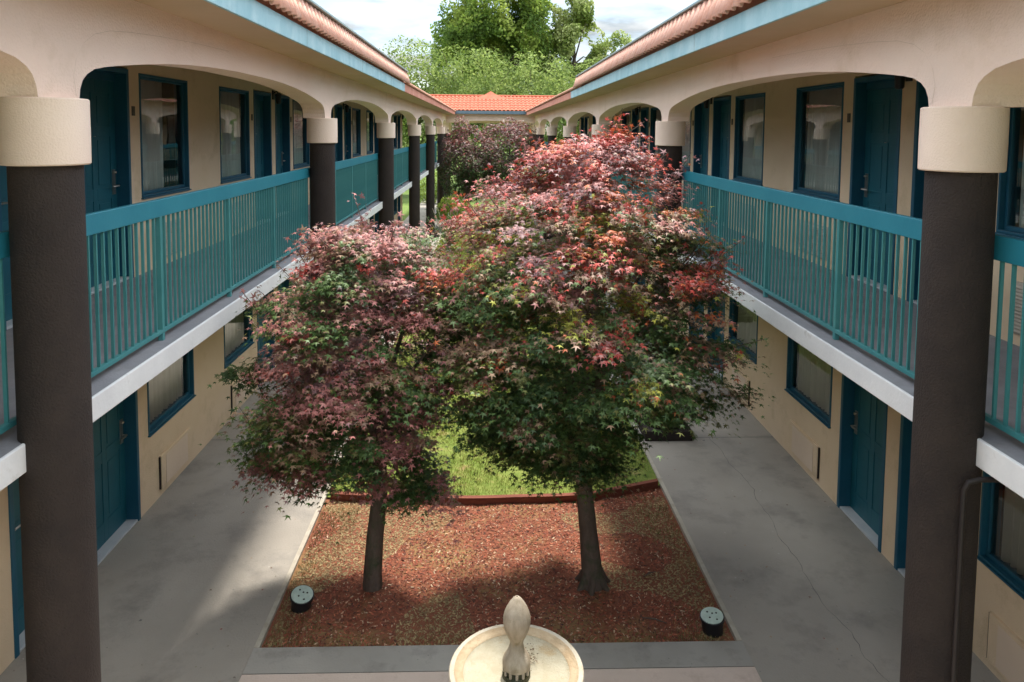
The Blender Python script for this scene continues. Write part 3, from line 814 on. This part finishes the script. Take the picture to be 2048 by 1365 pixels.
def small_maple():
    T = empty('maple_tree', (-1.18, TY, 0)); off = -Vector(T.location)
    tag(T, 'shorter maple left of centre with pinkish layered crown, in the mulch bed', 'tree', 'young maples in the mulch bed')
    rows = rowsfrom([(450, 690, 720), (470, 655, 850), (500, 630, 880), (550, 580, 905), (600, 515, 920), (650, 530, 930), (700, 545, 930), (760, 485, 925), (790, 455, 905), (830, 510, 880), (880, 500, 870), (905, 480, 865), (940, 520, 860), (970, 600, 860), (1000, 700, 870), (1030, 840, 885)], TY)
    C = crown(T, rows, TY, 1.0, 520, 102, .85, 3.34, pal_small, .041, 9, .15,
              extra=[(-2.45, TY, 2.0), (-2.2, TY-.1, 1.97), (-2.3, TY, 1.36), (-2.1, TY-.2, 1.3), (-.5, TY-.3, .95), (-.55, TY-.2, 1.1)])
    r = np.random.RandomState(4); mb = MB()
    mb.tube([(-1.18, TY, -.08), (-1.18, TY, .02), (-1.18, TY, .12), (-1.155, TY, .5), (-1.11, TY, .9), (-1.11, TY, 1.4), (-1.15, TY, 2.2), (-1.2, TY, 2.9)],
            [.098, .092, .085, .078, .070, .06, .035, .012], 14, False)
    limbs(mb, None, (-1.11, TY, 1.35), C, r, 20, .07)
    shoots(T, C, 75, pal_small, 32, mb, 1.6)
    mb.build('trunk', 'bark', T, smooth=True)
    for ch in T.children: ch.location = off
big_maple(); small_maple()

# ------------------------------------------------------------------ other vegetation
QV = np.array([(-.5, 0, 0), (0, -.28, .05), (.5, 0, -.05), (0, .28, .05)], float); QF = np.array([[0, 1, 2, 3]])
def bushy(name, label, cat, base, lumps, n, size, cols, wts, seed, group=None, trunk=None, droop=0, gap=-.1, sc=.5, matn='leafg', stems=14):
    """lumps: (dx,dy,z,rx,ry,rz)"""
    r = np.random.RandomState(seed); T = empty(name, base); tag(T, label, cat, group)
    Ps = []; Ns = []
    vol = np.array([l[3]*l[4]*l[5] for l in lumps])**.67; vol /= vol.sum()
    for l, f in zip(lumps, vol):
        m = int(n*f*1.7); d = r.randn(m, 3); d /= np.linalg.norm(d, axis=1, keepdims=True)
        rad = (1-.6*r.rand(m)**1.6)[:, None]
        d2 = d*rad*(1+.22*np.array([noise.noise(Vector(q*2.1)+Vector((seed, 0, l[2]))) for q in d])[:, None])
        p = d2*np.array(l[3:6])+np.array(l[:3])
        k = np.array([noise.noise(Vector(q*sc)+Vector((seed*3, 0, 0))) for q in p*1.0])
        q = (k > gap); Ps.append(p[q]); Ns.append(d[q])
    P = np.vstack(Ps); Nn = np.vstack(Ns)
    q = P[:, 2] > .02; P, Nn = P[q], Nn[q]
    NN = Nn*.6+r.randn(len(P), 3)*.6+np.array([0, 0, .35])
    if droop: NN[:, 2] *= .25
    V, F = scatter(QV*np.array([1, 1, 1]), QF, P, NN, (r.uniform(0, 6.28, len(P)) if not droop else r.randn(len(P))*.4+1.57), size*r.uniform(.6, 1.3, len(P)))
    w = np.array(wts, float); w /= w.sum()
    nz = np.array([noise.noise(Vector(a*sc*1.3)+Vector((9, seed, 0))) for a in P])
    k = np.clip(((nz+.5)*len(cols)+r.randn(len(P))*.8).astype(int), 0, len(cols)-1)
    c = np.array(cols)[k]*r.uniform(.7, 1.3, (len(P), 1))
    mesh_np('crown', V, F, matn, c, T)
    if trunk:
        h, tr = trunk; mb = MB()
        mb.tube([(0, 0, -.1), (0, 0, h*.3), (.02*h, 0, h*.6), (0, .02*h, h)], [tr*1.25, tr, tr*.8, tr*.35], 10, False)
        for i in range(stems):
            e = Vector(P[r.randint(len(P))]); s0 = Vector((0, 0, h*r.uniform(.35, .8))); 
            mb.tube([s0, s0+(e-s0)*.5+Vector((0, 0, .04*h)), e], [tr*.38, tr*.22, tr*.05], 6, False)
        mb.build('trunk', 'bark2', T, smooth=True)
    return T
G1 = [(.11, .18, .035), (.17, .25, .045), (.25, .33, .055), (.33, .40, .09)]
G2 = [(.19, .25, .06), (.26, .32, .08), (.33, .39, .12), (.40, .44, .18)]
bushy('deciduous_tree', 'tallest bright green tree beyond the far roof, top cut by the frame', 'tree', (.3, 61, 0),
      [(0, 0, 14, 4.6, 4.3, 4.6), (-2.2, 0, 11.5, 3, 3, 2.8), (2.6, 0, 12, 3, 3, 3.6), (0, 0, 9.5, 5, 4, 3.4)], 44000, .30, G1, [1]*4, 3, trunk=(13, .4), sc=.42, gap=-.14)
bushy('deciduous_tree', 'slender loose green tree right of the tallest tree beyond the roof', 'tree', (6.7, 60, 0),
      [(0, 0, 13.4, 1.7, 1.6, 2.4), (.4, 0, 11.0, 2.4, 2, 2.6), (-.3, 0, 8.6, 3.0, 2, 3.0)], 19000, .28, G2, [1]*4, 4, trunk=(13, .22), sc=.55, gap=-.05)
bushy('deciduous_tree', 'small sparse tree at the far right beside the right wing roof', 'tree', (10.3, 58, 0),
      [(0, 0, 10.6, 1.3, 1.3, 1.6), (-.9, 0, 9, 1.5, 1.3, 1.4), (.6, 0, 8.4, 1.2, 1, 1.2)], 4200, .25, G2, [1]*4, 5, trunk=(11, .16), sc=.7, gap=.0)
wl = [(-5.0, 49, 10.2, 3.1, 'leftmost rounded feathery tree above the far roof'), (-1.2, 50, 10.0, 3.3, 'feathery pale green tree directly below the tallest tree'),
      (3.0, 49.5, 9.6, 3.1, 'feathery pale green tree above the right half of the far roof'), (6.6, 51, 9.2, 3.0, 'feathery green tree behind the right wing roof end')]
WG = [(.11, .165, .04), (.17, .24, .055), (.23, .30, .075), (.30, .37, .11)]
for i, (x, y, h, rr, lb) in enumerate(wl):
    bushy('willow_tree', lb, 'tree', (x, y, 0), [(0, 0, h-2.6, rr, rr, 2.6), (-.9, 0, h-4.4, rr, rr, 2.8), (.8, -.5, h-5.6, rr*.95, rr, 3.0)], 12000, .20, WG, [1]*4, 20+i, 'feathery trees beyond the far roof', trunk=(6, .22), sc=.8, gap=-.16)
for i, (x, lb) in enumerate(((-8.5, 'green tree seen through the open arches at the end of the left wing'), (9.5, 'green tree seen through the open arches at the end of the right wing'))):
    bushy('broadleaf_tree', lb, 'tree', (x, 47, 0), [(0, 0, 4, 3.4, 2.5, 3.8)], 8000, .22, G1, [1]*4, 40+i, trunk=(4, .2), sc=.6)
# red maples in the far bed
RC = [tuple(GREEN*.9), (.12, .075, .045), tuple(BRONZE), tuple(MAUVE*.9), tuple(PINK*.9)]
def red_cols(P, zlo, zhi, r): pass
def far_maple(x, y, h, w, seed, lb):
    T = empty('maple_tree', (x, y, 0)); tag(T, lb, 'tree', 'dark red maples at the far end of the courtyard')
    r = np.random.RandomState(seed); m = 17000
    d = r.randn(m, 3); d /= np.linalg.norm(d, axis=1, keepdims=True); P = d*(1-.6*r.rand(m, 1)**1.6)
    P *= 1+.35*np.array([noise.noise(Vector(q*2)+Vector((seed, 1, 0))) for q in d])[:, None]
    P = P*np.array([w, w*.9, (h-1.1)/2])+np.array([0, 0, 1.1+(h-1.1)/2])
    k = np.array([noise.noise(Vector(q*1.3)+Vector((seed, 3, 0))) for q in P]) > -.15; P, d = P[k], d[k]; m = len(P)
    V, F = scatter(LV, LF, P, d*.4+r.randn(m, 3)*.5+np.array([0, 0, .6]), r.uniform(0, 6.28, m), .085*r.uniform(.6, 1.3, m))
    q = (P[:, 2]-1.1)/(h-1.1)+r.randn(m)*.12
    c = mixp([GREEN, DKG, BRONZE*.6], [.4, .4, .2], m, r); a = mixp([BRONZE*.6, OLIVE*.6, MAUVE*.5, GREEN], [.35, .2, .3, .15], m, r); b = mixp([MAUVE*.7, PINK*.7, BRONZE*.7, RED*.6], [.35, .3, .2, .15], m, r)
    c[q > .38] = a[q > .38]; c[q > .66] = b[q > .66]
    mesh_np('crown', V, F, 'leaf', np.repeat(c*r.uniform(.7, 1.3, (m, 1)), len(LF), axis=0), T)
    mb = MB().tube([(0, 0, -.1), (0, 0, .8), (.03, 0, 2.2), (0, 0, h*.8)], [.11, .08, .06, .02], 10, False)
    for i in range(14): mb.tube([(0, 0, .8+.1*i), tuple(P[r.randint(m)])], [.03, .008], 5, False)
    mb.build('trunk', 'bark', T, smooth=True)
far_maple(-1.1, 33.2, 4.65, 1.25, 51, 'left one of two dark red maples under the far roof')
far_maple(.85, 33.6, 4.85, 1.55, 52, 'right one of two dark red maples under the far roof')
bushy('round_shrub', 'bright green rounded shrub at the foot of the far left columns', 'shrub', (-1.55, 31.0, 0), [(0, 0, .75, .75, .7, .75)], 5000, .07, [(.14, .20, .03), (.20, .28, .04), (.28, .36, .06)], [1]*3, 61, sc=2)
bushy('round_shrub', 'bright green clipped shrub outside the left walkway columns', 'shrub', (-3.4, 42.5, 0), [(0, 0, .9, 1.2, .9, 1.0)], 4000, .09, [(.14, .20, .03), (.20, .28, .04), (.28, .36, .06)], [1]*3, 62, sc=2)
def spiky():
    T = empty('spiky_shrub', (-1.55, 26.2, 0)); tag(T, 'dark green shrub with long pale bare stems beside the far left columns', 'shrub')
    r = np.random.RandomState(8); P = []; D = []; mb = MB()
    for i in range(26):
        a = r.uniform(0, 6.28); t = r.uniform(.2, .75); e = Vector((math.cos(a)*math.sin(t), math.sin(a)*math.sin(t), math.cos(t)))*r.uniform(1.1, 1.75)
        mb.tube([(0, 0, 0), tuple(e*.5+Vector((0, 0, .05))), tuple(e)], [.022, .016, .007], 6, False)
        for q in r.uniform(.25, .95, 60): P.append(e*q+Vector(r.randn(3)*.09)); D.append(r.randn(3))
    P = np.array([tuple(p) for p in P]); m = len(P)
    V, F = scatter(QV*np.array([1.8, .7, 1]), QF, P, np.array(D)+np.array([0, 0, .4]), r.uniform(0, 6.28, m), .075*r.uniform(.6, 1.3, m))
    mesh_np('foliage', V, F, 'leafg', np.array([(.045, .10, .03)])*r.uniform(.6, 1.8, (m, 1)), T)
    mb.build('stem', 'grille', T, smooth=True)
spiky()

# ------------------------------------------------------------------ fountain
def fountain():
    X, Y = .06, 4.2; T = empty('fountain', (X, Y, 0)); tag(T, 'cream cast-stone tiered fountain with a bud-shaped finial in its top bowl', 'fountain')
    zr = 1.035
    MB().lathe([(.36, .0), (.36, .08), (.30, .10), (.16, .16), (.12, .30), (.10, .45), (.13, .60), (.10, .72), (.08, .80)], 40).build('pedestal', 'stone', T, smooth=True)
    bowl = MB().lathe([(.07, .79), (.16, .82), (.30, .90), (.375, .975), (.398, zr-.03), (.407, zr-.012), (.402, zr), (.388, zr+.005), (.372, zr), (.360, zr-.008), (.345, zr-.011), (.328, zr-.012), (.318, zr-.020), (.30, zr-.035), (.12, zr-.045), (.001, zr-.045)], 72, capt=False, capb=False)
    b = bowl.build('bowl', 'stone', T, smooth=True)
    MB().lathe([(.3735, zr+.0035), (.361, zr-.006), (.345, zr-.009), (.329, zr-.0098), (.320, zr-.017)], 72, capt=False, capb=False).build('inner_lip', 'lip', b, smooth=True)
    w = MB().lathe([(.322, zr-.0165), (.001, zr-.0165)], 64, capt=False, capb=False); w.build('water', 'water', b)
    # leaf litter and stains under the water
    r = np.random.RandomState(6); n = 90
    px = .085+.03*r.randn(n); py = .13+.07*r.randn(n)
    k = px**2+py**2 < .07; px, py = px[k], py[k]; n = len(px)
    V, F = scatter(QV, QF, np.stack([px, py, np.full(n, zr-.0155)], 1), np.array([[0, 0, 1.]]).repeat(n, 0)+r.randn(n, 3)*.1, r.uniform(0, 6.28, n), r.uniform(.006, .017, n))
    mesh_np('leaf_litter', V, F, 'chip', np.array([(.10, .065, .035)])*r.uniform(.5, 1.5, (n, 1)), b)
    z = zr-.03
    MB().lathe([(.085, z-.03), (.085, z+.005), (.078, z+.012)], 36).build('drain_ring', 'algae_shade', T, smooth=True)  # dark rings paint in the shaded hollow below the finial
    MB().lathe([(.072, z+.012), (.072, z+.045)], 36).build('spout_ring', 'algae_shade', T, smooth=True)
    for i in range(12):
        a = 2*math.pi*i/12; c, s_ = math.cos(a), math.sin(a)
        MB().tube([(c*.075, s_*.075, z+.012), (c*.075, s_*.075, z+.046)], [.009, .009], 6).build('spout_post', 'stoneb', T, smooth=True)
    fr = [(1, 185), (.96, 194), (.92, 192), (.87, 180), (.82, 150), (.76, 118), (.71, 100), (.675, 93), (.655, 90), (.63, 96), (.60, 108), (.55, 132), (.49, 158), (.42, 180), (.35, 190), (.29, 188), (.22, 170), (.15, 140), (.09, 105), (.05, 75), (.02, 48), (.004, 30), (.0, 16), (.012, 12)]
    zt_ = zr+.45; zb_ = z+.046
    prof = [(q/190*.083, zt_-(zt_-zb_)*f) for f, q in fr]
    MB().lathe(prof, 48, capt=True, capb=True).build('finial', 'stoneb', T, smooth=True)
fountain()

# ------------------------------------------------------------------ well lights, pipe, twigs
def well_light(x, y, tx, ty, lb):
    T = empty('garden_light', (x, y, 0)); tag(T, lb, 'garden light', 'round garden lights in the mulch bed')
    R = Matrix.Rotation(math.radians(tx), 3, 'X') @ Matrix.Rotation(math.radians(ty), 3, 'Y')
    MB().lathe([(.085, -.05), (.092, .09), (.104, .10), (.104, .118), (.097, .12)], 32, tilt=R).build('housing', 'black', T, smooth=True)
    ln = MB().lathe([(.095, .121), (.094, .127), (.05, .129), (.001, .129)], 32, tilt=R, capt=False).build('lens', 'lens', T, smooth=True)
    mb = MB()
    for a, q in ((.4, .045), (2.2, .05), (3.9, .035), (5.2, .06), (1.2, .02)):
        c = R @ Vector((math.cos(a)*q, math.sin(a)*q, .1297)); mb.lathe([(.009, 0), (.007, .002)], 10, tuple(c), tilt=R)
    mb.build('screw', 'pipe', ln)
well_light(-1.78, 6.36, 14, 8, 'round garden light with pale lens at the left front of the mulch bed')
well_light(1.83, 5.98, 6, -6, 'round garden light with pale lens at the right front corner of the mulch bed')
dp = MB(); dp.tube([(2.62, 3.60, FLR-.185), (2.43, 3.61, FLR-.188), (2.375, 3.615, FLR-.205), (2.357, 3.62, FLR-.25), (2.357, 3.62, 1.2), (2.357, 3.61, .0)], [.014]*6, 12)
tag(dp.build('drain_pipe', 'pipe', smooth=True), 'thin dark brown drain pipe running down beside the nearest right column', 'pipe')
for i, (x, y, a, l, lb) in enumerate(((1.45, 6.75, .5, .16, 'dark curved twig lying on the mulch right of the taller maple'), (1.35, 6.1, -.4, .22, 'dark twig lying on the front right of the mulch bed'))):
    c, s_ = math.cos(a), math.sin(a); z = mound(x, y)+.012
    tag(MB().tube([(x-c*l/2, y-s_*l/2, z-.005), (x, y, z+.012), (x+c*l/2, y+s_*l/2, z)], [.004, .008, .003], 6).build('fallen_twig', 'bark', smooth=True), lb, 'twig')

# fallen leaves on the paving and bed
def litter():
    r = np.random.RandomState(77); n = 420
    x = r.choice([-1, 1], n)*r.uniform(1.2, 3.85, n); y = r.uniform(3.5, 16, n)
    m = np.abs(x) > 2.9; keep = ~m | (r.rand(n) < .35); x, y = x[keep], y[keep]; n = len(x)
    z = np.where(np.abs(x) > 2.03, .006, np.array([mound(a, b)+.02 for a, b in zip(x, y)]))
    V, F = scatter(LV, LF, np.stack([x, y, z], 1), r.randn(n, 3)*.15+np.array([0, 0, 1.]), r.uniform(0, 6.28, n), r.uniform(.010, .024, n))
    c = mixp([BRONZE*.7, TAN, RED*.6, OLIVE], [.4, .3, .2, .1], n, r)
    tag(mesh_np('fallen_leaves', V, F, 'leaf', np.repeat(c, len(LF), axis=0)), 'small dry maple leaves scattered on the paving and mulch', 'leaf litter', kind='stuff')
litter()
# hairline stucco joints following the nearest arches
for s, W in ((-1, WL), (1, WR)):
    for k in (1,):
        pts = [(-.03, 1.76), (-.05, 1.86), (-.02, 1.96), (.06, 2.05), (.17, 2.11), (.34, 2.15), (.6, 2.175), (1.0, 2.20), (1.6, 2.225), (2.3, 2.24)]
        a = []; b = []
        for d, z in pts:
            y = CY[1]+.18+d; a.append((s*2.3085, y, FLR+z)); b.append((s*2.3085, y+(.002 if d < .1 else .0005), FLR+z+.0018))
        o = MB().grid([a, b]).build('stucco_joint', 'soffit', W); o.location = -W.location
